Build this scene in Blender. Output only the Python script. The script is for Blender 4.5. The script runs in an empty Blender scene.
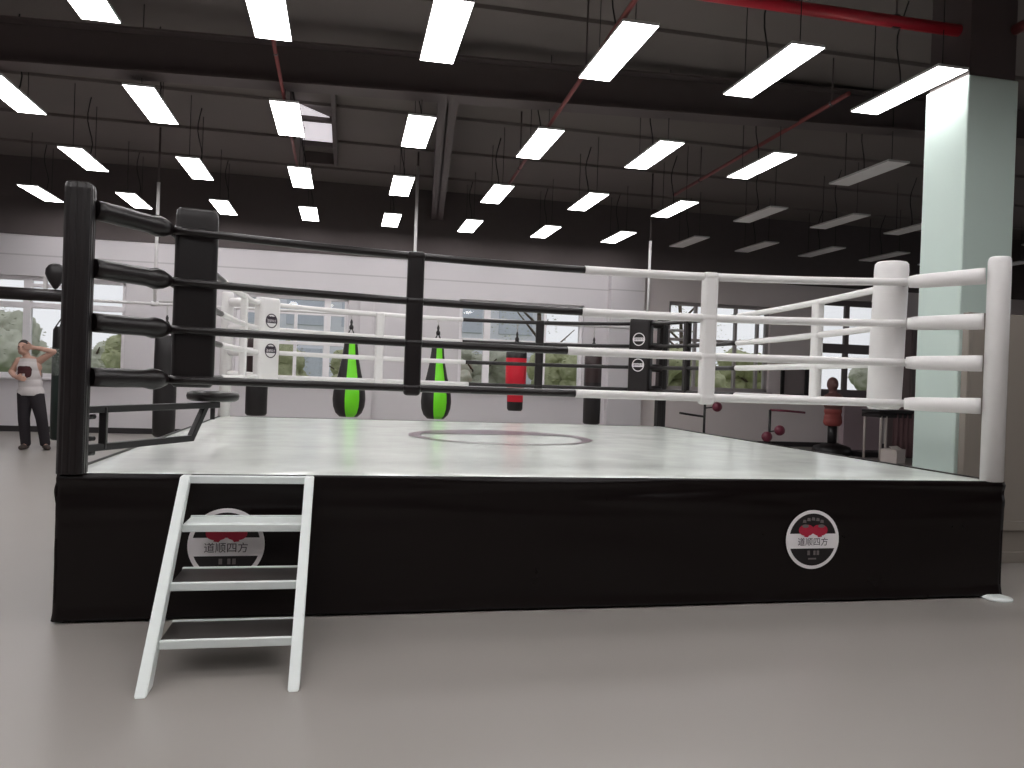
import bpy, bmesh, math, random
from mathutils import Vector, Matrix, noise
random.seed(4)
sc = bpy.context.scene
COL = sc.collection
PI = math.pi
S = 1.12          # measured units -> metres (baked into every mesh at the end)

# ------------------------------------------------------------------ materials
def lin(c):
    return tuple(((v/255)/12.92 if v/255 <= .04045 else ((v/255+.055)/1.055)**2.4) for v in c)

def mat(name, rgb, rough=.5, metal=0., var=.06, nscale=6., bump=0., bscale=40., spec=.5, rvar=0., coat=0.):
    m = bpy.data.materials.new(name); m.use_nodes = True
    nt = m.node_tree; b = nt.nodes['Principled BSDF']
    c = lin(rgb)
    tc = nt.nodes.new('ShaderNodeTexCoord')
    n = nt.nodes.new('ShaderNodeTexNoise'); n.inputs['Scale'].default_value = nscale; n.inputs['Detail'].default_value = 4
    nt.links.new(tc.outputs['Object'], n.inputs['Vector'])
    r = nt.nodes.new('ShaderNodeMix'); r.data_type = 'RGBA'
    r.inputs['A'].default_value = (*[max(0, v*(1-var)) for v in c], 1)
    r.inputs['B'].default_value = (*[min(1, v*(1+var)) for v in c], 1)
    nt.links.new(n.outputs['Fac'], r.inputs['Factor'])
    nt.links.new(r.outputs['Result'], b.inputs['Base Color'])
    b.inputs['Roughness'].default_value = rough
    b.inputs['Metallic'].default_value = metal
    b.inputs['Specular IOR Level'].default_value = spec
    b.inputs['Coat Weight'].default_value = coat
    if rvar:
        mr = nt.nodes.new('ShaderNodeMapRange')
        mr.inputs['To Min'].default_value = max(.02, rough-rvar); mr.inputs['To Max'].default_value = rough+rvar
        nt.links.new(n.outputs['Fac'], mr.inputs['Value']); nt.links.new(mr.outputs['Result'], b.inputs['Roughness'])
    if bump:
        n2 = nt.nodes.new('ShaderNodeTexNoise'); n2.inputs['Scale'].default_value = bscale; n2.inputs['Detail'].default_value = 3
        nt.links.new(tc.outputs['Object'], n2.inputs['Vector'])
        bp = nt.nodes.new('ShaderNodeBump'); bp.inputs['Strength'].default_value = bump; bp.inputs['Distance'].default_value = .01
        nt.links.new(n2.outputs['Fac'], bp.inputs['Height']); nt.links.new(bp.outputs['Normal'], b.inputs['Normal'])
    return m

def emis(name, rgb, strength):
    m = bpy.data.materials.new(name); m.use_nodes = True
    b = m.node_tree.nodes['Principled BSDF']
    b.inputs['Base Color'].default_value = (.8, .8, .8, 1)
    b.inputs['Emission Color'].default_value = (*lin(rgb), 1)
    b.inputs['Emission Strength'].default_value = strength
    return m

def glass(name):
    m = bpy.data.materials.new(name); m.use_nodes = True
    nt = m.node_tree; nt.nodes.clear()
    o = nt.nodes.new('ShaderNodeOutputMaterial'); mx = nt.nodes.new('ShaderNodeMixShader')
    t = nt.nodes.new('ShaderNodeBsdfTransparent'); t.inputs[0].default_value = (.93, .95, .96, 1)
    g = nt.nodes.new('ShaderNodeBsdfGlossy'); g.inputs['Roughness'].default_value = .02
    f = nt.nodes.new('ShaderNodeFresnel'); f.inputs['IOR'].default_value = 1.45
    nt.links.new(f.outputs[0], mx.inputs[0]); nt.links.new(t.outputs[0], mx.inputs[1])
    nt.links.new(g.outputs[0], mx.inputs[2]); nt.links.new(mx.outputs[0], o.inputs[0])
    return m

def wall_mat(name, rgb, seam_z):
    m = mat(name, rgb, rough=.6, var=.03, nscale=1.2, bump=.06, bscale=60)
    nt = m.node_tree; b = nt.nodes['Principled BSDF']
    tc = nt.nodes.new('ShaderNodeTexCoord'); sx = nt.nodes.new('ShaderNodeSeparateXYZ')
    nt.links.new(tc.outputs['Object'], sx.inputs[0])
    s = nt.nodes.new('ShaderNodeMath'); s.operation = 'SUBTRACT'; s.inputs[1].default_value = seam_z
    a = nt.nodes.new('ShaderNodeMath'); a.operation = 'ABSOLUTE'
    l = nt.nodes.new('ShaderNodeMath'); l.operation = 'LESS_THAN'; l.inputs[1].default_value = .014
    nt.links.new(sx.outputs['Z'], s.inputs[0]); nt.links.new(s.outputs[0], a.inputs[0]); nt.links.new(a.outputs[0], l.inputs[0])
    mx = nt.nodes.new('ShaderNodeMix'); mx.data_type = 'RGBA'
    src = b.inputs['Base Color'].links[0].from_socket
    nt.links.new(src, mx.inputs['A']); mx.inputs['B'].default_value = (*[v*.74 for v in lin(rgb)], 1)
    nt.links.new(l.outputs[0], mx.inputs['Factor']); nt.links.new(mx.outputs['Result'], b.inputs['Base Color'])
    return m

def speckle(name, a, b_, scale):
    m = mat(name, a, rough=.5)
    nt = m.node_tree; b = nt.nodes['Principled BSDF']
    v = nt.nodes.new('ShaderNodeTexVoronoi'); v.inputs['Scale'].default_value = scale
    tc = nt.nodes.new('ShaderNodeTexCoord'); nt.links.new(tc.outputs['Object'], v.inputs['Vector'])
    r = nt.nodes.new('ShaderNodeValToRGB'); r.color_ramp.interpolation = 'CONSTANT'
    r.color_ramp.elements[0].color = (*lin(b_), 1); r.color_ramp.elements[1].color = (*lin(a), 1); r.color_ramp.elements[1].position = .38
    nt.links.new(v.outputs['Distance'], r.inputs[0]); nt.links.new(r.outputs[0], b.inputs['Base Color'])
    return m

M = dict(
    floor=mat('floor_vinyl', (147, 142, 137), rough=.34, var=.03, nscale=.7, bump=.03, bscale=3, spec=.45, rvar=.05),
    wall=wall_mat('wall_white', (208, 204, 207), 3.06*S),
    wallbright=wall_mat('wall_white_brightened', (222, 213, 212), 9*S),  # same white wall, colour brightened to offset the dim light there
    dark=mat('ceiling_dark', (110, 102, 99), rough=.8, var=.10, nscale=.8),
    darkwall=mat('upper_wall_dark', (88, 80, 80), rough=.8, var=.08),
    beam=mat('beam_dark', (84, 74, 74), rough=.6, var=.1),
    base=mat('baseboard_dark', (42, 38, 40), rough=.5),
    frame=mat('window_frame_white', (236, 233, 236), rough=.4),
    framedark=mat('window_frame_grey', (104, 96, 96), rough=.4),
    framemid=mat('window_frame_pale_grey', (168, 162, 162), rough=.4),
    glass=glass('window_glass'),
    green=mat('column_paint', (204, 221, 214), rough=.45, var=.03, nscale=2),
    pil=mat('pilaster_paint', (196, 205, 200), rough=.5, var=.02),
    canvas=mat('canvas_vinyl', (216, 221, 215), rough=.2, var=.02, nscale=3, bump=.25, bscale=4, spec=.5, rvar=.08),
    skirt=mat('skirt_vinyl', (15, 8, 8), rough=.3, var=.12, nscale=5, bump=.2, bscale=7, spec=.28, rvar=.06),
    blackvinyl=mat('black_vinyl', (22, 16, 17), rough=.34, var=.1, nscale=8, bump=.08, bscale=30),
    whitevinyl=mat('white_vinyl', (232, 230, 229), rough=.36, var=.02, nscale=8, bump=.05, bscale=30),
    white=mat('white_paint', (226, 232, 230), rough=.35, var=.03, nscale=9),
    rubber=mat('tread_rubber', (44, 40, 38), rough=.42, var=.12, nscale=20),
    steel=mat('steel', (190, 188, 186), rough=.3, metal=.9),
    black=mat('black_metal', (26, 23, 24), rough=.4),
    pipewhite=mat('white_pipe', (222, 220, 220), rough=.35),
    red=mat('red_pipe', (190, 36, 54), rough=.4, var=.08),
    dullred=mat('old_red_pipe', (128, 62, 62), rough=.5, var=.1),
    limegreen=mat('lime_vinyl', (118, 232, 36), rough=.35, var=.03),
    bagred=mat('bag_red', (218, 38, 58), rough=.38, var=.05),
    bagbrown=mat('bag_dark_brown', (50, 36, 36), rough=.4, var=.15),
    bagblack=mat('bag_black', (28, 25, 26), rough=.45, var=.12),
    baggreen=mat('bag_dark_green', (36, 48, 44), rough=.45, var=.1),
    speck=speckle('bag_speckled_print', (52, 62, 58), (164, 172, 164), 55),
    skin=mat('skin', (184, 146, 130), rough=.55, var=.06, nscale=14),
    hair=mat('hair', (40, 30, 28), rough=.6),
    tank=mat('tank_cotton', (192, 186, 186), rough=.85, var=.03),
    print=mat('tank_print', (62, 22, 26), rough=.8),
    jeans=mat('trouser_cloth', (28, 22, 28), rough=.85, var=.15),
    shoe=mat('shoe_dark', (58, 48, 44), rough=.6),
    eye=mat('eye_dark', (30, 24, 22), rough=.3),
    cabinet=mat('cabinet_dark', (96, 84, 84), rough=.5),
    maroon=mat('maroon_leather', (108, 40, 58), rough=.4, var=.06),
    dummyskin=mat('dummy_vinyl', (122, 86, 82), rough=.5, var=.08),
    dummyred=mat('dummy_red', (166, 82, 78), rough=.5, var=.06),
    mauve=mat('mat_mauve', (186, 168, 174), rough=.6, var=.04),
    drape=mat('drape_brown', (116, 88, 90), rough=.85, var=.12),
    carton=mat('carton_pale', (206, 196, 190), rough=.8, var=.06),
    panel=mat('partition_grey', (142, 134, 126), rough=.35, var=.04, nscale=2),
    paneledge=mat('partition_edge', (196, 198, 192), rough=.4),
    ringmark=mat('canvas_print_grey', (128, 112, 120), rough=.3, var=.06),
    logowhite=mat('logo_white', (240, 236, 238), rough=.5, var=.02),
    logoblack=mat('logo_black', (24, 20, 22), rough=.5),
    logored=mat('logo_red', (176, 34, 62), rough=.5, var=.1, nscale=40),
    logogrey=mat('logo_grey', (112, 104, 104), rough=.5),
    logoink=mat('logo_ink', (58, 48, 60), rough=.5),
    lampframe=mat('lamp_frame', (200, 200, 200), rough=.4),
    lampon=emis('lamp_lit_diffuser', (255, 252, 252), 15.5),
    lampoff=mat('lamp_unlit_diffuser', (248, 246, 246), rough=.5),
    wire=mat('wire_black', (20, 18, 18), rough=.6),
    glowpane=emis('skylight_pane_glow', (240, 232, 240), .7),  # pane glows by itself in place of daylight; roof above is closed
    grass=mat('grass', (112, 130, 84), rough=.9, var=.2, nscale=3),
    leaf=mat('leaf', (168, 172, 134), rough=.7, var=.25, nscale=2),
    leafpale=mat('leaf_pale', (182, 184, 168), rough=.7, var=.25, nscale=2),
    bark=mat('bark', (84, 72, 62), rough=.9, var=.2),
    render=mat('facade_render', (226, 226, 236), rough=.8, var=.05),
    facadeglass=mat('facade_glass', (200, 204, 218), rough=.2),
    noticegrey=mat('notice_grey', (140, 130, 130), rough=.5),
)

# ------------------------------------------------------------------ mesh helpers (each returns nothing; adds to bmesh)
def NB(): return bmesh.new()

def xform(bm, vs, loc=(0, 0, 0), rot=None):
    m = Matrix.Translation(loc)
    if rot is not None: m = m @ rot
    for v in vs: v.co = m @ v.co

def box(bm, c, s, bev=0., rot=None, mi=0, seg=2):
    t = bmesh.new(); bmesh.ops.create_cube(t, size=1)
    for v in t.verts: v.co = Vector((v.co.x*s[0], v.co.y*s[1], v.co.z*s[2]))
    if bev: bmesh.ops.bevel(t, geom=t.edges[:], offset=bev, segments=seg, affect='EDGES', profile=.5)
    merge(bm, t, c, rot, mi)

def merge(bm, t, loc=(0, 0, 0), rot=None, mi=None):
    m = Matrix.Translation(loc)
    if rot is not None: m = m @ (rot.to_4x4() if len(rot) == 3 else rot)
    vm = {}
    for v in t.verts: vm[v] = bm.verts.new(m @ v.co)
    for f in t.faces:
        try:
            g = bm.faces.new([vm[v] for v in f.verts]); g.material_index = f.material_index if mi is None else mi; g.smooth = f.smooth
        except ValueError: pass
    t.free()

def tube(bm, pts, r, seg=12, mi=0, caps=True, smooth=True):
    """tube through pts; r float or list"""
    pts = [Vector(p) for p in pts]
    rs = r if isinstance(r, (list, tuple)) else [r]*len(pts)
    rings = []; up = None
    for i, p in enumerate(pts):
        d = (pts[min(i+1, len(pts)-1)] - pts[max(i-1, 0)])
        if d.length < 1e-9: d = Vector((0, 0, 1))
        d.normalize()
        if up is None:
            up = Vector((0, 0, 1)) if abs(d.z) < .9 else Vector((1, 0, 0))
        a = d.cross(up); 
        if a.length < 1e-6: a = d.cross(Vector((0, 1, 0)))
        a.normalize(); b = a.cross(d).normalized(); up = b
        rings.append([bm.verts.new(p + rs[i]*(math.cos(2*PI*k/seg)*a + math.sin(2*PI*k/seg)*b)) for k in range(seg)])
    for i in range(len(rings)-1):
        for k in range(seg):
            f = bm.faces.new((rings[i][k], rings[i][(k+1) % seg], rings[i+1][(k+1) % seg], rings[i+1][k])); f.material_index = mi; f.smooth = smooth
    if caps:
        f = bm.faces.new(rings[0]); f.material_index = mi
        f = bm.faces.new(rings[-1][::-1]); f.material_index = mi
    bmesh.ops.recalc_face_normals(bm, faces=bm.faces[:])

def lathe(bm, prof, c=(0, 0, 0), seg=32, mi=0, mfun=None, smooth=True):
    """prof: list of (r,z) bottom to top"""
    rings = []
    for r, z in prof:
        if r < 1e-5: rings.append([bm.verts.new((c[0], c[1], c[2]+z))])
        else: rings.append([bm.verts.new((c[0]+r*math.cos(2*PI*k/seg), c[1]+r*math.sin(2*PI*k/seg), c[2]+z)) for k in range(seg)])
    for i in range(len(rings)-1):
        a, b = rings[i], rings[i+1]
        for k in range(seg):
            k2 = (k+1) % seg
            if len(a) == 1 and len(b) == 1: continue
            if len(a) == 1: vs = (a[0], b[k2], b[k])
            elif len(b) == 1: vs = (a[k], a[k2], b[0])
            else: vs = (a[k], a[k2], b[k2], b[k])
            f = bm.faces.new(vs); f.smooth = smooth
            f.material_index = mfun(i, (k+.5)/seg*360) if mfun else mi
    if len(rings[0]) > 1: bm.faces.new(rings[0][::-1]).material_index = mi
    if len(rings[-1]) > 1: bm.faces.new(rings[-1]).material_index = mi

def prism(bm, poly, axis, a, b, mi=0):
    """extrude a 2D polygon; axis 'y': poly is (x,z) between y=a..b ; 'x': poly is (y,z); 'z': poly is (x,y)"""
    def P(p, t): return {'y': (p[0], t, p[1]), 'x': (t, p[0], p[1]), 'z': (p[0], p[1], t)}[axis]
    A = [bm.verts.new(P(p, a)) for p in poly]; B = [bm.verts.new(P(p, b)) for p in poly]
    n = len(poly)
    fs = [bm.faces.new(A), bm.faces.new(B[::-1])]
    for i in range(n): fs.append(bm.faces.new((A[i], B[i], B[(i+1) % n], A[(i+1) % n])))
    for f in fs: f.material_index = mi
    bmesh.ops.recalc_face_normals(bm, faces=fs)

def rounded_rect(w, t, r, n=6):
    pts = []
    for cx, cy, a0 in ((w/2-r, t/2-r, 0), (-w/2+r, t/2-r, 90), (-w/2+r, -t/2+r, 180), (w/2-r, -t/2+r, 270)):
        for k in range(n+1):
            a = math.radians(a0+90*k/n); pts.append((cx+r*math.cos(a), cy+r*math.sin(a)))
    return pts

def obj(name, bm, m, parent=None, world=True):
    """one mesh object; vertices are given in place-coordinates, origin moved to the parent"""
    me = bpy.data.meshes.new(name)
    if parent is not None and world:
        o_ = Vector(parent.get('_w', (0, 0, 0)))
        bmesh.ops.translate(bm, verts=bm.verts[:], vec=-o_)
    bmesh.ops.recalc_face_normals(bm, faces=bm.faces[:])
    bm.to_mesh(me); bm.free()
    for x in (m if isinstance(m, (list, tuple)) else [m]): me.materials.append(x)
    o = bpy.data.objects.new(name, me); COL.objects.link(o)
    if parent is not None:
        o.parent = parent
        o['_w'] = list(parent.get('_w', (0, 0, 0))) if world else [0, 0, 0]
    return o

def tag(o, label, cat, group=None, kind=None):
    if label: o['label'] = label
    if cat: o['category'] = cat
    if group: o['group'] = group
    if kind: o['kind'] = kind
    return o

def thing(name, loc, label, cat, group=None, kind=None):
    o = bpy.data.objects.new(name, None); COL.objects.link(o); o.location = loc
    o.empty_display_size = .1
    o['_w'] = list(loc)
    return tag(o, label, cat, group, kind)

def struct(name, bm, m, parent=None):
    o = obj(name, bm, m, parent)
    if parent is None: o['kind'] = 'structure'
    return o

def copy_tree(o, loc):
    r = o.copy(); COL.objects.link(r); r.location = loc
    for ch in list(o.children):
        c = ch.copy(); COL.objects.link(c); c.parent = r
        for g in list(ch.children):
            d = g.copy(); COL.objects.link(d); d.parent = c
    return r

def text_bm(txt, size):
    cu = bpy.data.curves.new('t', 'FONT'); cu.body = txt; cu.size = size; cu.align_x = 'CENTER'; cu.align_y = 'CENTER'
    cu.extrude = .0
    o = bpy.data.objects.new('t', cu); COL.objects.link(o)
    bpy.context.view_layer.update()
    dg = bpy.context.evaluated_depsgraph_get()
    me = bpy.data.meshes.new_from_object(o.evaluated_get(dg))
    bm = bmesh.new(); bm.from_mesh(me)
    bpy.data.objects.remove(o); bpy.data.meshes.remove(me); bpy.data.curves.remove(cu)
    return bm

def fuse(bm, voxel, smooth_it=4):
    """melt overlapping lumps into one continuous skin"""
    me = bpy.data.meshes.new('f'); bm.to_mesh(me); bm.free()
    o = bpy.data.objects.new('f', me); COL.objects.link(o)
    r = o.modifiers.new('r', 'REMESH'); r.mode = 'VOXEL'; r.voxel_size = voxel
    s = o.modifiers.new('s', 'SMOOTH'); s.factor = .5; s.iterations = smooth_it
    bpy.context.view_layer.update()
    dg = bpy.context.evaluated_depsgraph_get()
    me2 = bpy.data.meshes.new_from_object(o.evaluated_get(dg))
    out = bmesh.new(); out.from_mesh(me2)
    bpy.data.objects.remove(o); bpy.data.meshes.remove(me); bpy.data.meshes.remove(me2)
    for f in out.faces: f.smooth = True
    return out

def ball(bm, c, r, sc3=(1, 1, 1), seg=16):
    t = bmesh.new(); bmesh.ops.create_uvsphere(t, u_segments=seg, v_segments=seg//2+2, radius=r)
    for v in t.verts: v.co = Vector((v.co.x*sc3[0], v.co.y*sc3[1], v.co.z*sc3[2]))
    for f in t.faces: f.smooth = True
    merge(bm, t, c)

def limb(bm, pts, rs, seg=14):
    """chain of tapered capsules"""
    for i in range(len(pts)-1):
        a, b = Vector(pts[i]), Vector(pts[i+1])
        n = 5
        tube(bm, [a.lerp(b, k/n) for k in range(n+1)], [rs[i]+(rs[i+1]-rs[i])*k/n for k in range(n+1)], seg)
    for p, r in zip(pts, rs): ball(bm, p, r)

# ================================================================== SETTING
X0, X1, Y0, Y1, ZC = -9.0, 16.0, -10.0, 15.2, 4.75
b = NB(); box(b, ((X0+X1)/2, (Y0+Y1)/2, -.1), (X1-X0+.6, Y1-Y0+.6, .2)); struct('floor', b, M['floor'])
b = NB(); box(b, ((X0+X1)/2, (Y0+Y1)/2, ZC+.1), (X1-X0+.6, Y1-Y0+.6, .2))
k = Y0+1.0
while k < Y1:                                          # purlins under the roof sheets
    box(b, ((X0+X1)/2, k, ZC-.02), (X1-X0, .06, .04)); k += 1.65
struct('ceiling', b, M['dark'])

def holed_wall(name, u0, u1, z0, z1, y, th, holes, m):
    us = sorted({u0, u1, *[h[0] for h in holes], *[h[1] for h in holes]})
    bm = NB()
    for a, c in zip(us[:-1], us[1:]):
        mid = (a+c)/2; spans = [(z0, z1)]
        for h in holes:
            if h[0] < mid < h[1]: spans = [(z0, h[2]), (h[3], z1)]
        for s0, s1 in spans: box(bm, (mid, y+th/2, (s0+s1)/2), (c-a, th, s1-s0))
    bmesh.ops.remove_doubles(bm, verts=bm.verts[:], dist=1e-5)
    return struct(name, bm, m)

WIN = {1: (-7.3, -3.85, .95, 2.70), 2: (-1.98, .02, 1.05, 2.62), 3: (2.12, 4.62, 1.04, 2.72),
       4: (6.42, 8.70, 1.12, 2.92), 5: (9.84, 11.60, 1.12, 3.16)}
SPL = 5.82
holed_wall('wall_back_left', X0, SPL, 0, 3.41, Y1, .3, [WIN[1], WIN[2], WIN[3]], M['wall'])
holed_wall('wall_back_right', SPL, X1, 0, 3.41, Y1, .3, [WIN[4], WIN[5]], M['wallbright'])
b = NB(); box(b, ((X0+X1)/2, Y1+.13, (3.41+ZC)/2), (X1-X0, .3, ZC-3.41)); struct('wall_back_upper', b, M['darkwall'])
b = NB(); box(b, (X0-.15, (Y0+Y1)/2, ZC/2), (.3, Y1-Y0, ZC)); struct('wall_left', b, M['wall'])
b = NB(); wy0, wy1, wz0, wz1 = 1.0, 13.8, .8, 3.9
for c0, c1, z0, z1 in ((Y0, wy0, 0, ZC), (wy1, Y1, 0, ZC), (wy0, wy1, 0, wz0), (wy0, wy1, wz1, ZC)): box(b, (X1+.15, (c0+c1)/2, (z0+z1)/2), (.3, c1-c0, z1-z0))
struct('wall_right', b, M['wallbright'])
t = thing('window_6', (X1, 7.25, wz0), None, None, kind='structure')  # unseen window, added to bring daylight onto the dim right side
b = NB()
for z in (wz0+.04, 2.3, wz1-.04): box(b, (X1+.12, (wy0+wy1)/2, z), (.09, wy1-wy0, .08), .006)
for q in range(9): box(b, (X1+.115, wy0+.04+(wy1-wy0-.08)*q/8, (wz0+wz1)/2), (.085, .08, wz1-wz0-.01), .006)
obj('window_frame', b, M['framedark'], t)
b = NB(); box(b, (X1+.13, (wy0+wy1)/2, (wz0+wz1)/2), (.012, wy1-wy0-.04, wz1-wz0-.04)); obj('pane', b, M['glass'], t)
b = NB(); box(b, ((X0+X1)/2, Y0-.15, ZC/2), (X1-X0+.6, .3, ZC)); struct('wall_front', b, M['wall'])
b = NB(); box(b, ((X0+SPL)/2, Y1-.012, .05), (SPL-X0, .024, .1), .004); struct('baseboard_back_left', b, M['base'])
b = NB(); box(b, ((X1+SPL)/2, Y1-.012, .05), (X1-SPL, .024, .1), .004); struct('baseboard_back_right', b, M['base'])
# pilasters on the back wall
b = NB(); box(b, (5.46, Y1-.09, 3.41/2), (.72, .18, 3.41), .008); struct('trim_1', b, M['wall'])
b = NB(); box(b, (.36, Y1-.05, 2.62/2), (.26, .10, 2.62), .006); struct('trim_2', b, M['wall'])

def window(n, mull, trans, fm, t=.07, thick={}):
    u0, u1, z0, z1 = WIN[n]; yc = Y1+.12
    w = thing(f'window_{n}', ((u0+u1)/2, Y1, z0), None, None, kind='structure')
    bm = NB()
    for z in (z0+t/2, z1-t/2): box(bm, ((u0+u1)/2, yc, z), (u1-u0, .09, t), .006)
    for u in (u0+t/2, u1-t/2): box(bm, (u, yc, (z0+z1)/2), (t, .09, z1-z0-.002), .006)
    for u in mull:
        uu, a, c = (u if isinstance(u, tuple) else (u, z0, z1)); tt = thick.get(uu, t*.85)
        box(bm, (uu, yc-.004, (a+c)/2), (tt, .085, c-a-.02), .006)
    for z in trans:
        zz, a, c = (z if isinstance(z, tuple) else (z, u0, u1))
        box(bm, ((a+c)/2, yc-.008, zz), (c-a-.02, .08, thick.get(zz, t*.85)), .006)
    obj('window_frame', bm, fm, w)
    bm = NB(); box(bm, ((u0+u1)/2, yc+.01, (z0+z1)/2), (u1-u0-.04, .012, z1-z0-.04)); obj('pane', bm, M['glass'], w)
    bm = NB(); box(bm, ((u0+u1)/2, Y1-.03, z0-.02), (u1-u0+.1, .1, .04), .008); obj('sill', bm, fm, w)
window(1, [-6.5, -5.45, (-4.86, .95, 2.17), -4.47], [2.2, (2.55, -5.45, -4.47)], M['frame'], .07, {-5.45: .13, -4.47: .10, 2.2: .10})
window(2, [(-.93, 1.05, 2.3), (-.36, 1.05, 2.62)], [2.3, 1.74], M['frame'], .07, {-.36: .12})
window(3, [2.68, (3.35, 1.04, 1.95), 3.84], [1.95, (2.35, 2.68, 4.62)], M['frame'], .07, {2.68: .13})
window(4, [7.05, 7.95, 8.45], [2.15, ], M['framemid'], .07)
window(5, [10.55], [2.12], M['framedark'], .12, {2.12: .2})

# girders, tie beam
def ibeam(name, p, q, h, w):
    bm = NB(); p, q = Vector(p), Vector(q); d = q-p; L = d.length
    rot = d.to_track_quat('X', 'Z').to_matrix().to_4x4(); c = (p+q)/2
    for dz, sz, sy in ((0, .02, w), (h-.02, .02, w), (h/2, h, .02)):
        box(bm, c+Vector((0, 0, dz+ (0.01 if sz < .1 else 0))), (L, sy, sz), rot=rot)
    return struct(name, bm, M['beam'])
ibeam('trim_3', (X0, 8.35, 3.80), (X1, 8.35, 4.62), .42, .26)
ibeam('trim_4', (.98, 8.45, 4.2), (1.62, Y1, 4.2), .5, .22)

# column right of the ring
b = NB(); box(b, (5.225, 5.95, 1.935), (.49, .5, 3.87), .012, mi=0); box(b, (5.225, 5.95, (3.87+ZC)/2), (.45, .46, ZC-3.87), mi=1)
struct('column', b, [M['green'], M['beam']])

# ================================================================== CEILING LAMPS
LU, DU, LV, DV, LZ = .696, 1.387, 6.146, 2.61, 3.9
LW, LL = .28, 1.15
def make_lamp(lit):
    t = thing('ceiling_light', (0, 0, LZ), None, None)
    bm = NB()
    for sx in (-1, 1): box(bm, (sx*(LW/2+.003), 0, LZ+.012), (.006, LL+.012, .022), .001)
    for sy in (-1, 1): box(bm, (0, sy*(LL/2+.003), LZ+.012), (LW, .006, .022), .001)
    box(bm, (0, 0, LZ+.02), (LW, LL, .008))
    obj('lamp_frame', bm, M['lampframe'], t)
    bm = NB(); box(bm, (0, 0, LZ+.005), (LW-.002, LL-.002, .012)); obj('diffuser', bm, M['lampon'] if lit else M['lampoff'], t)
    for sy in (-1, 1):
        bm = NB(); tube(bm, [(0, sy*.45, LZ+.02), (0, sy*.45, ZC)], .004, 6); obj('suspension_wire', bm, M['wire'], t)
    bm = NB()
    pts = [(.02, .1, LZ+.02)]+[(.02+.03*math.sin(k*.9), .1+.05*math.sin(k*.55), LZ+.05+(ZC-LZ-.05)*k/8) for k in range(1, 9)]
    tube(bm, pts, .007, 6); obj('power_cord', bm, M['wire'], t)
    return t
lit0, off0 = make_lamp(True), make_lamp(False)
ROWN = {-4: 'leftmost', -3: 'second from left', -2: 'third from left', -1: 'fourth from left', 0: 'fifth from left',
        1: 'sixth from left', 2: 'seventh from left', 3: 'eighth and rightmost'}
DEPN = {0: 'frontmost', 1: 'second', 2: 'third', 3: 'farthest'}
used = set()
HANG = {(-2, 0): (.11, -.0), (-1, 0): (.03, -.04), (-3, 1): (.05, .08), (1, 0): (0, .01), (3, 0): (-.03, .05), (-2, 1): (.03, -.02), (0, 0): (-.02, .03)}   # not hung on an exact grid
for i in range(-5, 4):
    for j in range(-3, 4):
        seen = (j >= 0 and i >= -2) or (j >= 1 and i >= -3) or (j >= 2 and i >= -4)
        if i == -5 and j > 1: continue
        dx, dy = HANG.get((i, j), (0, 0)); loc = (LU+DU*i+dx, LV+DV*j+dy+{0: .08, 1: .12, 2: .10, 3: .05}.get(j, 0), LZ)
        o = lit0 if 'lit' not in used else copy_tree(lit0, loc)
        used.add('lit'); o.location = loc
        if seen: tag(o, f'lit ceiling panel, {DEPN[j]} from the front in the {ROWN[i]} lit row', 'ceiling light', 'lit ceiling panels')
        else: tag(o, 'lit white ceiling panel hanging outside the picture', 'ceiling light', 'lit ceiling panels out of view')
OFFN = {4: 'first unlit row', 5: 'second unlit row', 6: 'third unlit row', 7: 'row just left of the green column'}
for i, j in ((4, 1), (4, 2), (4, 3), (5, 2), (5, 3), (6, 2), (6, 3), (7, 3), (8, 2), (8, 3), (9, 3)):
    loc = (LU+DU*i, LV+DV*j, LZ)
    o = off0 if 'off' not in used else copy_tree(off0, loc)
    used.add('off'); o.location = loc
    if i in OFFN: tag(o, f'unlit ceiling panel, {DEPN[j]} from the front in the {OFFN[i]}', 'ceiling light', 'unlit ceiling panels')
    else: tag(o, f'unlit ceiling panel beyond the green column, {DEPN[j]} place, {"inner" if i == 8 else "outer"} row', 'ceiling light', 'unlit ceiling panels')

# red sprinkler pipes
def pipe(name, pts, r, m, label, hang=()):
    t = thing(name, pts[0], label, 'pipe')
    bm = NB(); tube(bm, pts, r, 14); obj('pipe_run', bm, m, t)
    for p in hang:
        bm = NB(); tube(bm, [(p[0], p[1], p[2]), (p[0], p[1], ZC)], .008, 8); tube(bm, [(p[0], p[1]-.015, p[2]), (p[0], p[1]+.015, p[2])], r*1.25, 14)
        obj('hanger', bm, M['beam'], t)
    return t
pipe('sprinkler_pipe', [(.9, 5.87, 4.3), (3, 5.87, 4.3), (5.38, 5.86, 4.3)], .05, M['red'], 'thick bright red pipe crossing the ceiling at upper right', [(1.5, 5.87, 4.3), (4.4, 5.865, 4.3)])
pipe('sprinkler_pipe', [(5.44, 5.86, 4.3), (5.40, 5.2, 4.3), (5.35, 3.5, 4.3)], .045, M['dullred'], 'dull red branch pipe above the top of the green column', [(5.41, 5.3, 4.3)])
pipe('sprinkler_pipe', [(1.90, 3.6, 4.0), (1.976, 5.5, 4.0), (2.10, 8.6, 4.0), (2.24, 12, 4.0)], .021, M['dullred'], 'thin red pipe running back beside the sixth row of lit panels', [(2.03, 6.9, 4.0), (2.17, 10.3, 4.0)])
pipe('sprinkler_pipe', [(4.96, 7.3, 4.26), (5.08, 12, 4.26)], .024, M['dullred'], 'thin red pipe running back beside the rightmost row of lit panels', [(4.965, 7.6, 4.26), (5.06, 11, 4.26)])
pipe('sprinkler_pipe', [(-.69, 6.9, 4.0), (-.735, 11.4, 4.0)], .018, M['dullred'], 'thin red pipe above the fourth row of lit panels', [(-.693, 7.3, 4.0), (-.715, 9.45, 4.0)])

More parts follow.
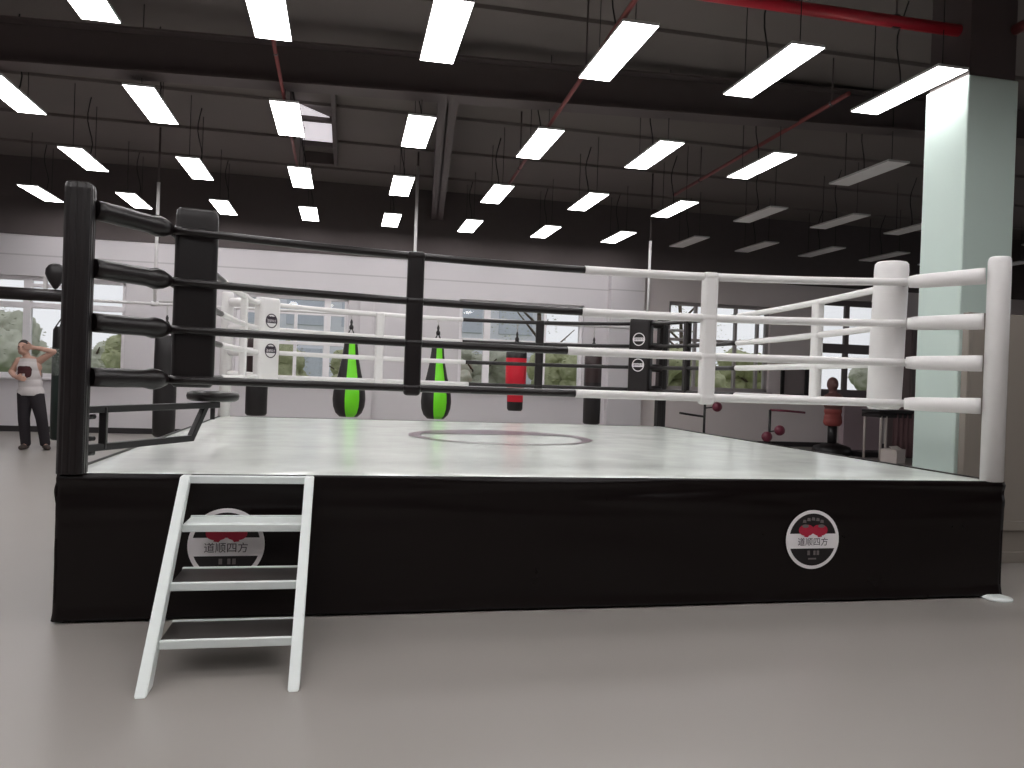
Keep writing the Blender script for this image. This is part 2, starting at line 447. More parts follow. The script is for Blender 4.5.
# skylight beside the fourth lamp row
t = thing('skylight', (-.5, 11.4, 4.6), 'small roof hatch with glowing white panes beside a lit ceiling panel', 'skylight')
bm = NB()
for a, c in (((-.78, 11.4, 4.66), (.06, 3.7, .18)), ((-.26, 11.4, 4.66), (.06, 3.7, .18)), ((-.52, 9.58, 4.66), (.46, .06, .18)), ((-.52, 13.22, 4.66), (.46, .06, .18)), ((-.52, 11.05, 4.62), (.46, .09, .08)), ((-.52, 12.3, 4.62), (.46, .06, .08))): box(bm, a, c, .004)
obj('hatch_frame', bm, M['beam'], t)
bm = NB(); box(bm, (-.52, 11.72, 4.64), (.44, .9, .01)); obj('hatch_pane', bm, M['glowpane'], t)
bm = NB(); prism(bm, [(-.72, 10.55), (-.72, 11.0), (-.32, 11.0)], 'z', 4.635, 4.645); obj('hatch_pane', bm, M['glowpane'], t)

# ================================================================== BOXING RING
RX, RY, RW, PH = -1.233, 4.05, 5.05, .70       # front left post, ring width, deck height
CX, CY = RX+RW/2, RY+RW/2
OV = .027
EXL, EXR = .028, .042                          # the apron stands out a little further at the sides
def ex(x): return x*(1+(EXL if x < 0 else EXR)/(RW/2+OV))
ring = thing('boxing_ring', (CX, CY, 0), 'raised boxing ring with white canvas, black skirt and black and white corners', 'boxing ring')
# deck frame under the canvas
bm = NB()
box(bm, (CX+(EXR-EXL)/2, CY, PH-.07), (RW+2*OV+EXL+EXR-.03, RW+2*OV-.03, .10), .01)
for ix in range(4):
    for iy in range(4):
        box(bm, (RX+.1+ix*(RW-.2)/3, RY+.1+iy*(RW-.2)/3, (PH-.12)/2), (.08, .08, PH-.12))
obj('deck', bm, M['black'], ring)
# canvas: a slightly padded sheet
bm = NB(); n = 60; ext = RW/2+OV-.006
def czz(x, y):
    e = max(abs(x), abs(y))/ext
    z = PH-.004+.004*noise.noise(Vector((x*1.1, y*1.1, 3)))
    return z-.02*max(0, (e-.985)/.015)**2
g = {}
cs = [-1+2*i/n for i in range(n+1)]; cs = [-1, -.995]+cs[1:-1]+[.995, 1]
for i, a in enumerate(cs):
    for j, c in enumerate(cs): g[i, j] = bm.verts.new((CX+ex(a*ext), CY+c*ext, czz(a*ext, c*ext)))
for i in range(len(cs)-1):
    for j in range(len(cs)-1): bm.faces.new((g[i, j], g[i+1, j], g[i+1, j+1], g[i, j+1])).smooth = True
ext_g = bmesh.ops.extrude_face_region(bm, geom=bm.faces[:])
bmesh.ops.translate(bm, verts=[v for v in ext_g['geom'] if isinstance(v, bmesh.types.BMVert)], vec=(0, 0, -.012))
canvas = obj('canvas', bm, M['canvas'], ring)
bm = NB(); N = 96; ec = (1.36, 6.80)
def ringpt(r, a, off=0): return (ec[0]+r*math.cos(a), ec[1]+off+r*math.sin(a), PH+.0015)
ou = [bm.verts.new(ringpt(.80, 2*PI*k/N)) for k in range(N)]
inn = [bm.verts.new(ringpt(.70, 2*PI*k/N, -.055)) for k in range(N)]
for k in range(N): bm.faces.new((ou[k], ou[(k+1) % N], inn[(k+1) % N], inn[k]))
def chord(z0, z1, r=.70, off=-.055):
    pts = []
    a0, a1 = math.asin(max(-1, min(1, z0/r))), math.asin(max(-1, min(1, z1/r)))
    for k in range(17): a = a0+(a1-a0)*k/16; pts.append((r*math.cos(a), r*math.sin(a)+off))
    for k in range(17): a = PI-a1+(a1-a0)*k/16; pts.append((r*math.cos(a), r*math.sin(a)+off))
    return pts
vs = [bm.verts.new((ec[0]+p[0], ec[1]+p[1], PH+.0015)) for p in chord(.30, .69)]
bmesh.ops.remove_doubles(bm, verts=vs, dist=1e-4)
vs = [v for v in vs if v.is_valid]; bm.faces.new(vs)
emb = obj('canvas_emblem', bm, M['ringmark'], canvas); emb['label'] = 'grey printed ring and crescent on the white canvas'

# skirts
def skirt(side):
    bm = NB(); nx, nz = 200, 60; L = RW+2*OV; rows = []
    for i in range(nx+1):
        col = []
        for j in range(nz+1):
            s = -L/2+L*i/nx; z = .012+(PH-.012-.004)*j/nz; h = z/PH
            d = .006*noise.noise(Vector((s*1.3, z*5, side*7.)))*(1-.2*h)
            d += .062*noise.noise(Vector((s*.9, z*14, 11+side)))*max(0, h-.62)*(1 if j < nz-1 else 0)
            d += .010*max(0, .10-h)/.10*(1+.5*noise.noise(Vector((s*2.5, 0, 5+side))))
            d = max(d, -.001)+.003*max(0, h-.8)
            if j == nz: d = -.003
            d += OV+RW/2
            p = {0: (s, -d), 1: (d, s), 2: (-s, d), 3: (-d, -s)}[side]
            col.append(bm.verts.new((CX+ex(p[0]), CY+p[1], z)))
        rows.append(col)
    for i in range(nx):
        for j in range(nz): bm.faces.new((rows[i][j], rows[i+1][j], rows[i+1][j+1], rows[i][j+1])).smooth = True
    inward = Vector({0: (0, .01, 0), 1: (-.01, 0, 0), 2: (0, -.01, 0), 3: (.01, 0, 0)}[side])
    e = bmesh.ops.extrude_face_region(bm, geom=bm.faces[:])
    bmesh.ops.translate(bm, verts=[v for v in e['geom'] if isinstance(v, bmesh.types.BMVert)], vec=inward)
    return obj('skirt_panel', bm, M['skirt'], ring)
skf = [skirt(s) for s in range(4)][0]

def emblem(bm, c, r, full=True):
    """round club badge in the x-z plane facing -y. slots: 0 white 1 black 2 red 3 grey 4 ink"""
    y = c[1]
    def disc(rad, y_, mi, n=56): prism(bm, [(c[0]+rad*math.cos(2*PI*k/n), c[2]+rad*math.sin(2*PI*k/n)) for k in range(n)], 'y', y_, y_+.002, mi)
    disc(r, y, 0); disc(r*.885, y-.001, 1)
    band = []
    rr = r*.9
    for sx in (1, -1):
        for k in range(9):
            z = (-.30+.50*k/8) if sx == 1 else (.20-.50*k/8)
            band.append((c[0]+sx*math.sqrt(rr*rr-(z*r)**2), c[2]+z*r))
    prism(bm, band, 'y', y-.0022, y-.001, 0)
    for sx in (-1, 1):                                       # pair of gloves
        poly = []
        for k in range(24):
            a = 2*PI*k/24; rad = r*(.22+.03*math.cos(2*a))
            poly.append((c[0]+sx*r*.255+1.15*rad*math.cos(a), c[2]+r*.32+rad*math.sin(a)))
        prism(bm, poly, 'y', y-.0034, y-.002, 2)
        prism(bm, [(c[0]+sx*r*.06, c[2]+r*.26), (c[0]+sx*r*.20, c[2]+r*.08), (c[0]+sx*r*.34, c[2]+r*.10), (c[0]+sx*r*.2, c[2]+r*.36)], 'y', y-.0036, y-.002, 2)
        prism(bm, [(c[0]+sx*r*.30+r*.13*math.cos(2*PI*k/12), c[2]+r*.46+r*.06*math.sin(2*PI*k/12)) for k in range(12)], 'y', y-.0040, y-.003, 3)
    t = text_bm('道顺四方', r*.29)
    rx = Matrix.Rotation(PI/2, 4, 'X')
    merge(bm, t, (c[0], y-.0042, c[2]-r*.09), rx, 4)
    # short faint strokes where the photo has illegible small lettering
    if full:
        for k in range(5):
            a = math.radians(90+(k-2)*14); p = (c[0]+r*.70*math.cos(a), c[2]+r*.70*math.sin(a))
            prism(bm, [(p[0]-.012*r/.17, p[1]-.007), (p[0]+.010*r/.17, p[1]-.009), (p[0]+.008*r/.17, p[1]+.008), (p[0]-.008*r/.17, p[1]+.010)], 'y', y-.003, y-.001, 3)
        for x, z, w, h in ((-.14, -.45, .09, .15), (.08, -.45, .08, .15), (.21, -.45, .09, .15), (0, -.65, .30, .05)):
            prism(bm, [(c[0]+(x-w/2)*r, c[2]+(z-h/2)*r), (c[0]+(x+w/2)*r, c[2]+(z-h/2)*r), (c[0]+(x+w/2)*r, c[2]+(z+h/2)*r), (c[0]+(x-w/2)*r, c[2]+(z+h/2)*r)], 'y', y-.003, y-.001, 3)
LOGO = [M['logowhite'], M['logoblack'], M['logored'], M['logogrey'], M['logoink']]
yl = RY-OV-.014
for u, l in ((2.603, 'round red, white and black emblem at right'), (-.535, 'round emblem partly behind the steps')):
    bm = NB(); emblem(bm, (u, yl, .36), .166 if u > 0 else .176); e = obj('skirt_emblem', bm, LOGO, skf); e['label'] = l

# corner posts, pads, ropes
corners = {'FL': (RX, RY, 1, 1, 'b'), 'FR': (RX+RW, RY, -1, 1, 'w'), 'BR': (RX+RW, RY+RW, -1, -1, 'b'), 'BL': (RX, RY+RW, 1, -1, 'w')}
VM = {'b': M['blackvinyl'], 'w': M['whitevinyl']}
POST_TOP = PH+1.34
RZ = [1.908, 1.645, 1.397, 1.138]
SAG = [.062, .042, .020, .004]
PZ = [1.93, 1.655, 1.400, 1.142]
RDS = {'FL': .33, 'FR': .345, 'BR': .37, 'BL': .37}
cap_labels = {'b': 'black padded corner post', 'w': 'white padded corner post'}
for cn, (x, y, sx, sy, c) in corners.items():
    bm = NB()
    if c == 'b':
        prof = []
        for k in range(48):
            a = 2*PI*k/48; rr = .058/(abs(math.cos(a))**6+abs(math.sin(a))**6)**(1/6)*(1-.07*max(0, math.cos(12*a))**4)
            rr = min(rr, .070); prof.append((x+rr*math.cos(a), y+rr*math.sin(a)))
        zs = [(0., .3), (PH-.012, .3), (PH-.006, 1), (POST_TOP-.03, 1), (POST_TOP-.008, .93), (POST_TOP, .75)]
    else:
        prof = [(x+.063*math.cos(2*PI*k/40), y+.063*math.sin(2*PI*k/40)) for k in range(40)]
        zs = [(0., .3), (PH-.012, .3), (PH-.006, 1), (POST_TOP-.03, 1), (POST_TOP-.008, .93), (POST_TOP, .8)]
    rings = [[bm.verts.new((x+(p[0]-x)*s, y+(p[1]-y)*s, z)) for p in prof] for z, s in zs]
    for a_, b_ in zip(rings[:-1], rings[1:]):
        for k in range(len(prof)):
            f = bm.faces.new((a_[k], a_[(k+1) % len(prof)], b_[(k+1) % len(prof)], b_[k])); f.smooth = (c == 'w')
    bm.faces.new(rings[0]); bm.faces.new(rings[-1])
    p_ = obj('corner_post', bm, VM[c], ring); p_['label'] = cap_labels[c]
    RD = RDS[cn]
    for zr, zp in zip(RZ, PZ):                               # turnbuckle covers on the diagonal
        bm = NB(); ex, ey = x+sx*RD, y+sy*RD; sx_, sy_ = x+sx*.05, y+sy*.05
        pts = []; rs = []
        for k in range(11):
            f_ = k/10; pts.append((sx_+(ex-sx_)*f_, sy_+(ey-sy_)*f_, zp+(zr-zp)*f_))
            rs.append([.046, .047, .047, .048, .047, .046, .046, .046, .055, .048, .03][k] if c == 'b' else [.05, .05, .049, .048, .047, .046, .046, .045, .044, .042, .036][k])
        tube(bm, pts, rs, 14)
        o = obj('turnbuckle_cover', bm, VM[c], ring); o['label'] = ('black' if c == 'b' else 'white')+' turnbuckle cover'
    # corner pad
    bm = NB(); px, py = x+sx*(RD+.085), y+sy*(RD+.085); ang = math.atan2(sy, sx)
    tk, pw, cr_ = {'FL': (.115, .21, .03), 'FR': (.19, .215, .09), 'BR': (.13, .27, .045), 'BL': (.13, .27, .045)}[cn]
    if cn == 'FL': px, py, ang = -.790, 4.472, math.radians(97)
    if cn == 'FR': px, py, ang = 3.44, 4.535, math.radians(105)
    prof = rounded_rect(tk, pw, cr_)
    zt, zb = (2.035, 1.10) if cn == 'FL' else ((2.05, 1.095) if cn == 'FR' else (1.96, 1.08))
    lean = .025 if cn == 'FR' else 0.
    zs = [(zb, .85), (zb+.015, .97), (zb+.05, 1), (zb+.3, 1.015), (zb+.6, 1), (zt-.05, 1), (zt-.015, .97), (zt, .86)]
    cr, sr = math.cos(ang), math.sin(ang)
    rings = [[bm.verts.new((px+lean*(z-1.55)+(p[0]*cr-p[1]*sr)*s, py+(p[0]*sr+p[1]*cr)*s, z)) for p in prof] for z, s in zs]
    for a_, b_ in zip(rings[:-1], rings[1:]):
        for k in range(len(prof)): bm.faces.new((a_[k], a_[(k+1) % len(prof)], b_[(k+1) % len(prof)], b_[k])).smooth = True
    bm.faces.new(rings[0]); bm.faces.new(rings[-1])
    pad = obj('corner_pad', bm, VM[c], ring); pad['label'] = ('black' if c == 'b' else 'white')+' corner pad'
    if cn[0] == 'B':
        for zl in ((1.72, 1.41) if cn == 'BL' else (1.715, 1.42)):
            bm = NB()
            rad = .075
            n = 36
            def flat(poly, d0, d1, mi): prism(bm, poly, 'y', d0, d1, mi)
            for k in range(n):                               # ring outline
                a0, a1 = 2*PI*k/n, 2*PI*(k+1)/n
                flat([(rad*math.cos(a0), rad*math.sin(a0)), (rad*math.cos(a1), rad*math.sin(a1)), (.86*rad*math.cos(a1), .86*rad*math.sin(a1)), (.86*rad*math.cos(a0), .86*rad*math.sin(a0))], 0, .002, 0)
            flat([(-.064, -.022), (.064, -.022), (.064, .020), (-.064, .020)], 0, .002, 0)
            if cn == 'BL':
                for kx in (-.032, .0, .032): flat([(kx+.024*math.cos(2*PI*k/12), .028+.02*math.sin(2*PI*k/12)) for k in range(12)], 0, .002, 0)
            merge(bm, text_bm('道顺四方', .03), (0, -.0015, 0), Matrix.Rotation(PI/2, 4, 'X'), 1)
            rotz = ang+PI/2
            off = tk/2+.004
            Mx = Matrix.Translation((px+cr*off, py+sr*off, zl)) @ Matrix.Rotation(rotz, 4, 'Z')
            bmesh.ops.transform(bm, matrix=Mx, verts=bm.verts[:])
            obj('pad_emblem', bm, [M['logowhite'], M['logoink']] if cn == 'BR' else [M['logoink'], M['logowhite']], pad)
bm = NB(); lathe(bm, [(.085, 0.0), (.085, .012), (.05, .022), (.0, .022)], (RX+RW+.01, RY-.06, .0), 32)
o = obj('foot_plate', bm, M['white'], ring); o['label'] = 'white round foot plate'

def rope_side(p, q, cp, cq, splits, sp=(.29, .705)):
    for zi, zr in enumerate(RZ):
        bm = NB(); s = splits[zi]; N = 40
        P, Q = Vector((*p, zr)), Vector((*q, zr))
        def at(f): return P.lerp(Q, f)-Vector((0, 0, SAG[zi]*4*f*(1-f)))
        for f0, f1, c in ((0, s, cp), (s, 1, cq)):
            pts = [at(f0+(f1-f0)*k/20) for k in range(21)]
            tube(bm, pts, .021 if c == 'b' else .024, 12, mi=0 if c == 'b' else 1)
        o = obj('rope', bm, [VM['b'], VM['w']], ring); o['label'] = 'padded rope, half black and half white'
    for f_, c in ((sp[0], cp), (sp[1], cq)):
        bm = NB(); m_ = Vector((*p, 0)).lerp(Vector((*q, 0)), f_); d = (Vector((*q, 0))-Vector((*p, 0))).normalized()
        rot = d.to_track_quat('X', 'Z').to_matrix().to_4x4()
        zt, zb = RZ[0]-.03, RZ[-1]-.045
        box(bm, (m_.x, m_.y, (zt+zb)/2), (.092, .062, zt-zb), .02, rot, seg=3)
        for zr, sg in zip(RZ, SAG): box(bm, (m_.x, m_.y, zr-sg*.8), (.098, .068, .045), .018, rot, seg=3)
        o = obj('rope_spacer', bm, VM[c], ring); o['label'] = ('black' if c == 'b' else 'white')+' vertical rope spacer'
A = {k: (v[0]+v[2]*RDS[k], v[1]+v[3]*RDS[k]) for k, v in corners.items()}
rope_side(A['FL'], A['FR'], 'b', 'w', [.509, .507, .489, .502], (.288, .688))
rope_side(A['FR'], A['BR'], 'w', 'b', [.50, .50, .50, .50], (.222, .74))
rope_side(A['BL'], A['BR'], 'w', 'b', [.50, .50, .51, .52])
rope_side(A['FL'], A['BL'], 'b', 'w', [.42, .40, .40, .42])

ring.rotation_euler = (0, 0, math.radians(.5)); ring.location.x -= .016

# swing-out corner stool on the front left post
P0 = Vector((RX+.03, RY+.06, 0)); P1 = Vector((-.765, 5.0, 0)); dv = (P1-P0).normalized()
t = thing('corner_stool', (P1.x, P1.y, PH), 'black swing-arm corner stool with round padded seat beside the front left post', 'stool')
def along(d, z): q = P0+dv*d; return (q.x, q.y, z)
rotA = dv.to_track_quat('X', 'Z').to_matrix().to_4x4(); LA = (P1-P0).length
def bar(bm, a, c, w=.035):
    a, c = Vector(a), Vector(c); d = c-a
    box(bm, (a+c)/2, (d.length+w*.6, w, w), .004, d.to_track_quat('X', 'Z').to_matrix().to_4x4())
bm = NB(); bar(bm, along(0, .985), along(LA+.04, .985)); obj('upper_arm', bm, M['black'], t)
bm = NB(); bar(bm, along(0, .80), along(LA*.80, .80)); obj('lower_arm', bm, M['black'], t)
bm = NB(); bar(bm, along(.12, .80), along(.12, .985)); obj('upright', bm, M['black'], t)
bm = NB(); bar(bm, along(LA*.80, .80), along(LA*.93, .985)); obj('brace', bm, M['black'], t)
for z in (.95, .845, .775):
    bm = NB(); tube(bm, [along(0, z), along(.06, z)], .012, 10); obj('hinge_pin', bm, M['black'], t)
bm = NB(); lathe(bm, [(0, 0), (.125, 0), (.145, .012), (.15, .03), (.145, .05), (.125, .058), (0, .06)], (P1.x, P1.y, 1.008), 36); obj('seat', bm, M['blackvinyl'], t)
bm = NB(); tube(bm, [(P1.x, P1.y, .90), (P1.x, P1.y, 1.012)], .014, 10); obj('seat_stem', bm, M['black'], t)

# steps in front of the ring
t = thing('ring_steps', (-.44, 3.55, 0), 'white timber steps with three treads leaning against the black ring skirt', 'steps')
yt, yb = 3.955, 3.085
def sy_(z): return yb+(yt-yb)*z/.70
uL, uR = (-.708, -.686), (-.150, -.150)   # rail x at top / bottom
def railx(r, z): return r[1]+(r[0]-r[1])*z/.70
for r in (uL, uR):
    bm = NB(); w = .042
    vs = []
    for z, dy in ((0, 0), (0, .11), (.70, .03), (.70, -.04)):
        for s in (-1, 1): vs.append(bm.verts.new((railx(r, z)+s*w/2, sy_(z)+dy-.02, z)))
    for q in ((0, 2, 4, 6), (1, 3, 5, 7), (0, 1, 3, 2), (2, 3, 5, 4), (4, 5, 7, 6), (6, 7, 1, 0)): bm.faces.new([vs[i] for i in q])
    bmesh.ops.recalc_face_normals(bm, faces=bm.faces[:]); bmesh.ops.bevel(bm, geom=bm.edges[:], offset=.004, segments=2, affect='EDGES')
    obj('stringer', bm, M['white'], t)
def xr(z): return railx(uL, z)+.022, railx(uR, z)-.022
for zt, c in ((.508, 'w'), (.312, 'k'), (.142, 'k')):
    x0, x1 = xr(zt); yf = sy_(zt); dp = .25 if c == 'k' else .2
    bm = NB(); box(bm, ((x0+x1)/2, yf+.010, zt-.015), (x1-x0, .022, .034), .004); 
    box(bm, ((x0+x1)/2, yf+dp/2+.01, zt-.02), (x1-x0, dp-.02, .025), .003)
    box(bm, ((x0+x1)/2, yf+dp, zt-.012), (x1-x0, .018, .04), .003)
    tr = obj('tread', bm, M['white'], t)
    bm = NB(); box(bm, ((x0+x1)/2, yf+dp/2+.006, zt-.003), (x1-x0-.004, dp-.03, .012), .003)
    o = obj('tread_cover', bm, M['rubber'] if c == 'k' else M['white'], tr); o['label'] = 'dark rubber tread cover' if c == 'k' else 'white tread top'
bm = NB(); x0, x1 = xr(.69); box(bm, ((x0+x1)/2, sy_(.685)-.01, .683), (x1-x0+.02, .04, .034), .004); obj('top_rail', bm, M['white'], t)

# ================================================================== BAG GANTRY AND BAGS (behind the ring)
GY, GZ = 12.55, 2.13
t = thing('bag_gantry', (0, GY, GZ), 'long white pipe behind the ring carrying the punch bags, black foam at its left end', 'rail')
bm = NB(); tube(bm, [(-7.6, GY, GZ), (5.6, GY, GZ)], .022, 14); obj('rail_pipe', bm, M['pipewhite'], t)
for u, zt in ((-6.4, 3.9), (-2.78, 3.92), (1.01, 4.5), (4.92, 3.6)):
    bm = NB(); tube(bm, [(u, GY, GZ), (u, GY, zt)], .024, 12); tube(bm, [(u-.05, GY, GZ), (u+.05, GY, GZ)], .036, 12)
    d = obj('drop_rod', bm, M['pipewhite'], t)
    bm = NB(); tube(bm, [(u, GY, zt-.02), (u, GY, ZC)], .014, 10); q = obj('hanger', bm, M['beam'], d); q['label'] = 'dark hanger above the white rod'
bm = NB(); tube(bm, [(-7.5, GY, GZ+.055), (-4.1, GY, GZ+.045), (-3.98, GY, GZ+.04), (-3.96, GY, GZ+.04)], [.09, .09, .085, .065], 20); obj('foam_sleeve', bm, M['blackvinyl'], t)
bm = NB(); box(bm, (-2.6, GY, GZ+.04), (.24, .03, .03), .004); obj('clamp', bm, M['steel'], t)
t = thing('ball_fitting', (-4.13, GY, GZ+.08), 'dark ball with pointed underside on top of the black foam rail at far left', 'fitting')
bm = NB(); lathe(bm, [(0, .0), (.03, .02), (.10, .13), (.135, .22), (.13, .29), (.09, .35), (.04, .375), (0, .38)], (-4.12, GY, GZ+.13), 28, mfun=lambda i, a: 0 if i < 3 else 1); obj('ball_shell', bm, [M['black'], M['bagblack']], t)
bm = NB(); box(bm, (-4.25, GY, GZ+.2), (.05, .05, .24), .006); box(bm, (-4.2, GY, GZ+.28), (.12, .04, .03), .004); obj('bracket', bm, M['pipewhite'], t)

def hang_bag(name, u, prof, mats, mfun, label, cat='punch bag', straps=True, tilt=0., top=None, strapz=.16):
    """prof in absolute z bottom->top"""
    ztop = prof[-1][1]; R = max(r for r, z in prof[-4:])
    t = thing(name, (u, GY, prof[0][1]), label, cat, 'punch bags on the rail behind the ring')
    bm = NB(); lathe(bm, [(r, z) for r, z in prof], (u, GY, 0), 48, mfun=mfun); obj('bag_body', bm, mats, t)
    zs = min(ztop+strapz, GZ-.1)
    for k in range(4):
        a = PI/4+k*PI/2
        bm = NB(); tube(bm, [(u+R*.9*math.cos(a), GY+R*.9*math.sin(a), ztop-.02), (u+R*.1*math.cos(a), GY+R*.1*math.sin(a), zs)], .009, 6); obj('strap', bm, M['black'], t)
    bm = NB()
    lathe(bm, [(.0, zs-.02), (.03, zs-.01), (.035, zs+.03), (.016, zs+.06), (.022, zs+.10), (.01, zs+.14), (0, zs+.14)], (u, GY, 0), 16); obj('swivel', bm, M['black'], t)
    zz = zs+.12; n = 0
    bm = NB()
    while zz < GZ+.01:
        pts = []
        for q in range(9):
            a = 2*PI*q/8; dx = .012*math.cos(a); pts.append((u+(dx if n % 2 == 0 else 0), GY+(dx if n % 2 else 0), zz+.022*math.sin(a)+.02))
        tube(bm, pts, .004, 5, caps=False); zz += .034; n += 1
    tube(bm, [(u, GY, zs+.1), (u, GY, GZ)], .003, 5)
    obj('chain', bm, M['steel'], t)
    return t

def tear(ztop, zbot, R):
    H_ = ztop-zbot
    return [(0, zbot), (R*.55, zbot+.002), (R*.8, zbot+.05*H_), (R*.95, zbot+.13*H_), (R, zbot+.22*H_), (R*.97, zbot+.31*H_), (R*.85, zbot+.42*H_), (R*.68, zbot+.56*H_), (R*.52, zbot+.72*H_), (R*.42, zbot+.88*H_), (R*.40, zbot+.97*H_), (R*.37, ztop), (0, ztop+.004)]
def tear_m(i, a):
    if i >= 10: return 0
    a = (a-270) % 360                                       # 0 = towards the camera, + to the right
    if a > 180: a -= 360
    if -16 <= a < 40: return 1
    if -100 <= a < -84: return 2
    if 120 <= a < 170: return 1
    return 0
hang_bag('teardrop_bag', .072, tear(1.78, .536, .252), [M['bagblack'], M['limegreen'], M['whitevinyl']], tear_m, 'left of the two lime green and black teardrop punch bags behind the ring', strapz=.12)
hang_bag('teardrop_bag', 1.42, tear(1.755, .538, .243), [M['bagblack'], M['limegreen'], M['whitevinyl']], tear_m, 'right of the two lime green and black teardrop bags, beside the black rope spacer', strapz=.12)
hang_bag('heavy_bag', 2.70, [(0, .70), (.105, .70), (.125, .73), (.128, .84), (.13, .845), (.132, 1.06), (.165, 1.10), (.17, 1.30), (.168, 1.54), (.17, 1.55), (.165, 1.66), (.12, 1.675), (0, 1.675)], [M['bagblack'], M['bagred']],
         lambda i, a: 0 if i < 4 or i >= 9 else 1, 'red heavy bag with black collar and narrow black tipped foot')
hang_bag('heavy_bag', 4.0, [(0, .515), (.12, .515), (.14, .54), (.142, .8), (.142, 1.2), (.142, 1.22), (.144, 1.5), (.142, 1.63), (.12, 1.645), (0, 1.645)], [M['bagblack'], M['bagbrown']],
         lambda i, a: 1 if i >= 5 and (i >= 7 or int(a/15) % 3) else (0 if i < 4 else 1), 'dark brown heavy bag between the red bag and the black logo pad')
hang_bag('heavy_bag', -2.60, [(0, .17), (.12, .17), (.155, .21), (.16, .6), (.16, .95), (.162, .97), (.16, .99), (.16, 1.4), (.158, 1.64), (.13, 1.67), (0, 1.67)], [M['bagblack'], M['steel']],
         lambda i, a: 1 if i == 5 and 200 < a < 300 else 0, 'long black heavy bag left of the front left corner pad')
hang_bag('heavy_bag', -1.30, [(0, .52), (.13, .52), (.158, .55), (.16, .9), (.16, 1.05), (.16, 1.5), (.156, 1.66), (.13, 1.69), (0, 1.69)], [M['bagblack'], M['bagbrown']],
         lambda i, a: 0 if i < 4 else 1, 'black and brown heavy bag partly hidden by the white logo corner pad')
hang_bag('heavy_bag', -3.99, [(0, .10), (.11, .10), (.135, .13), (.138, .6), (.138, 1.02), (.139, 1.03), (.139, 1.42), (.138, 1.43), (.136, 1.68), (.11, 1.73), (0, 1.73)], [M['baggreen'], M['speck'], M['bagblack']],
         lambda i, a: 1 if i == 5 else (2 if i > 5 else 0), 'slim dark bag with speckled middle hanging beside the man')

# ================================================================== MAN AT THE LEFT
k = 1/S
PX = Vector((-4.165, 12.12, 0))
def w(p): return (PX.x+p[0]*k, PX.y+p[1]*k, p[2]*k)
def W(ps): return [w(p) for p in ps]
def Rr(rs): return [r*k for r in rs]
t = thing('person', tuple(PX), 'person in white tank top and dark trousers with one arm raised to the head', 'person')
def torso(bm, g=0.):
    for (c, rx, ry, rz) in (((-.09, .0, .90), .165, .118, .13), ((-.10, 0, 1.02), .155, .11, .14), ((-.115, -.005, 1.16), .168, .115, .14), ((-.12, 0, 1.27), .178, .112, .13), ((-.125, .01, 1.345), .165, .095, .10)):
        ball(bm, w(c), 1*k, (rx+g, ry+g, rz+g), 24)
def legs(bm, g=0., foot=False):
    limb(bm, W([(-.165, 0, .86), (-.165, -.03, .48), (-.145, .02, .09)]), Rr([.098+g, .066+g, .045+g*1.6]))
    limb(bm, W([(-.015, 0, .86), (.085, -.03, .48), (.13, .02, .09)]), Rr([.098+g, .066+g, .045+g*1.6]))
def fingers(bm, base, d, side, up, curl=.5):
    """palm + five bent fingers; d forward, side = across towards the thumb, up = back of hand"""
    d, side, up = Vector(d).normalized(), Vector(side).normalized(), Vector(up).normalized()
    b0 = Vector(base)
    for s in (-.03, -.01, .01, .03):
        limb(bm, W([tuple(b0+side*s*.7), tuple(b0+d*.085+side*s)]), Rr([.016, .012]), 8)
    for s, L in ((-.033, .062), (-.011, .078), (.011, .084), (.033, .072)):
        p0 = b0+d*.085+side*s; p1 = p0+(d*.9-up*curl*.5)*L*.5; p2 = p1+(d*.6-up*curl*1.1)*L*.5
        limb(bm, W([tuple(p0), tuple(p1), tuple(p2)]), Rr([.0105, .0095, .008]), 8)
    p0 = b0+d*.03+side*.03; p1 = p0+(d*.6+side*.8)*.035; p2 = p1+(d*.9+side*.2-up*.2)*.032
    limb(bm, W([tuple(p0), tuple(p1), tuple(p2)]), Rr([.014, .011, .009]), 8)
bm = NB()
torso(bm); legs(bm)
# neck and head, tipped to the picture's left
limb(bm, W([(-.135, .015, 1.36), (-.175, .0, 1.47)]), Rr([.062, .052]))
hc = Vector((-.205, -.015, 1.572))
ball(bm, w(hc), k, (.076, .096, .112), 24)
ball(bm, w(hc+Vector((-.004, -.035, -.06))), k, (.058, .062, .055), 16)
ball(bm, w(hc+Vector((-.008, -.100, -.022))), k, (.014, .020, .026), 10)     # nose
ball(bm, w(hc+Vector((-.008, -.094, -.062))), k, (.026, .012, .009), 10)    # lips
for s in (-1, 1):
    ball(bm, w(hc+Vector((s*.076, .01, -.01))), k, (.012, .022, .034), 10)  # ears
    ball(bm, w(hc+Vector((s*.03-.006, -.085, .028))), k, (.024, .012, .008), 10)  # brow
# picture-right arm: raised level, forearm folded back to the head
limb(bm, W([(.03, .0, 1.385), (.225, -.03, 1.525)]), Rr([.058, .042]))
limb(bm, W([(.225, -.03, 1.525), (.05, -.09, 1.565), (-.035, -.115, 1.575)]), Rr([.042, .036, .026]))
fingers(bm, (-.035, -.115, 1.575), (-1, -.05, .12), (0, -.1, 1), (0, -1, .05), .35)
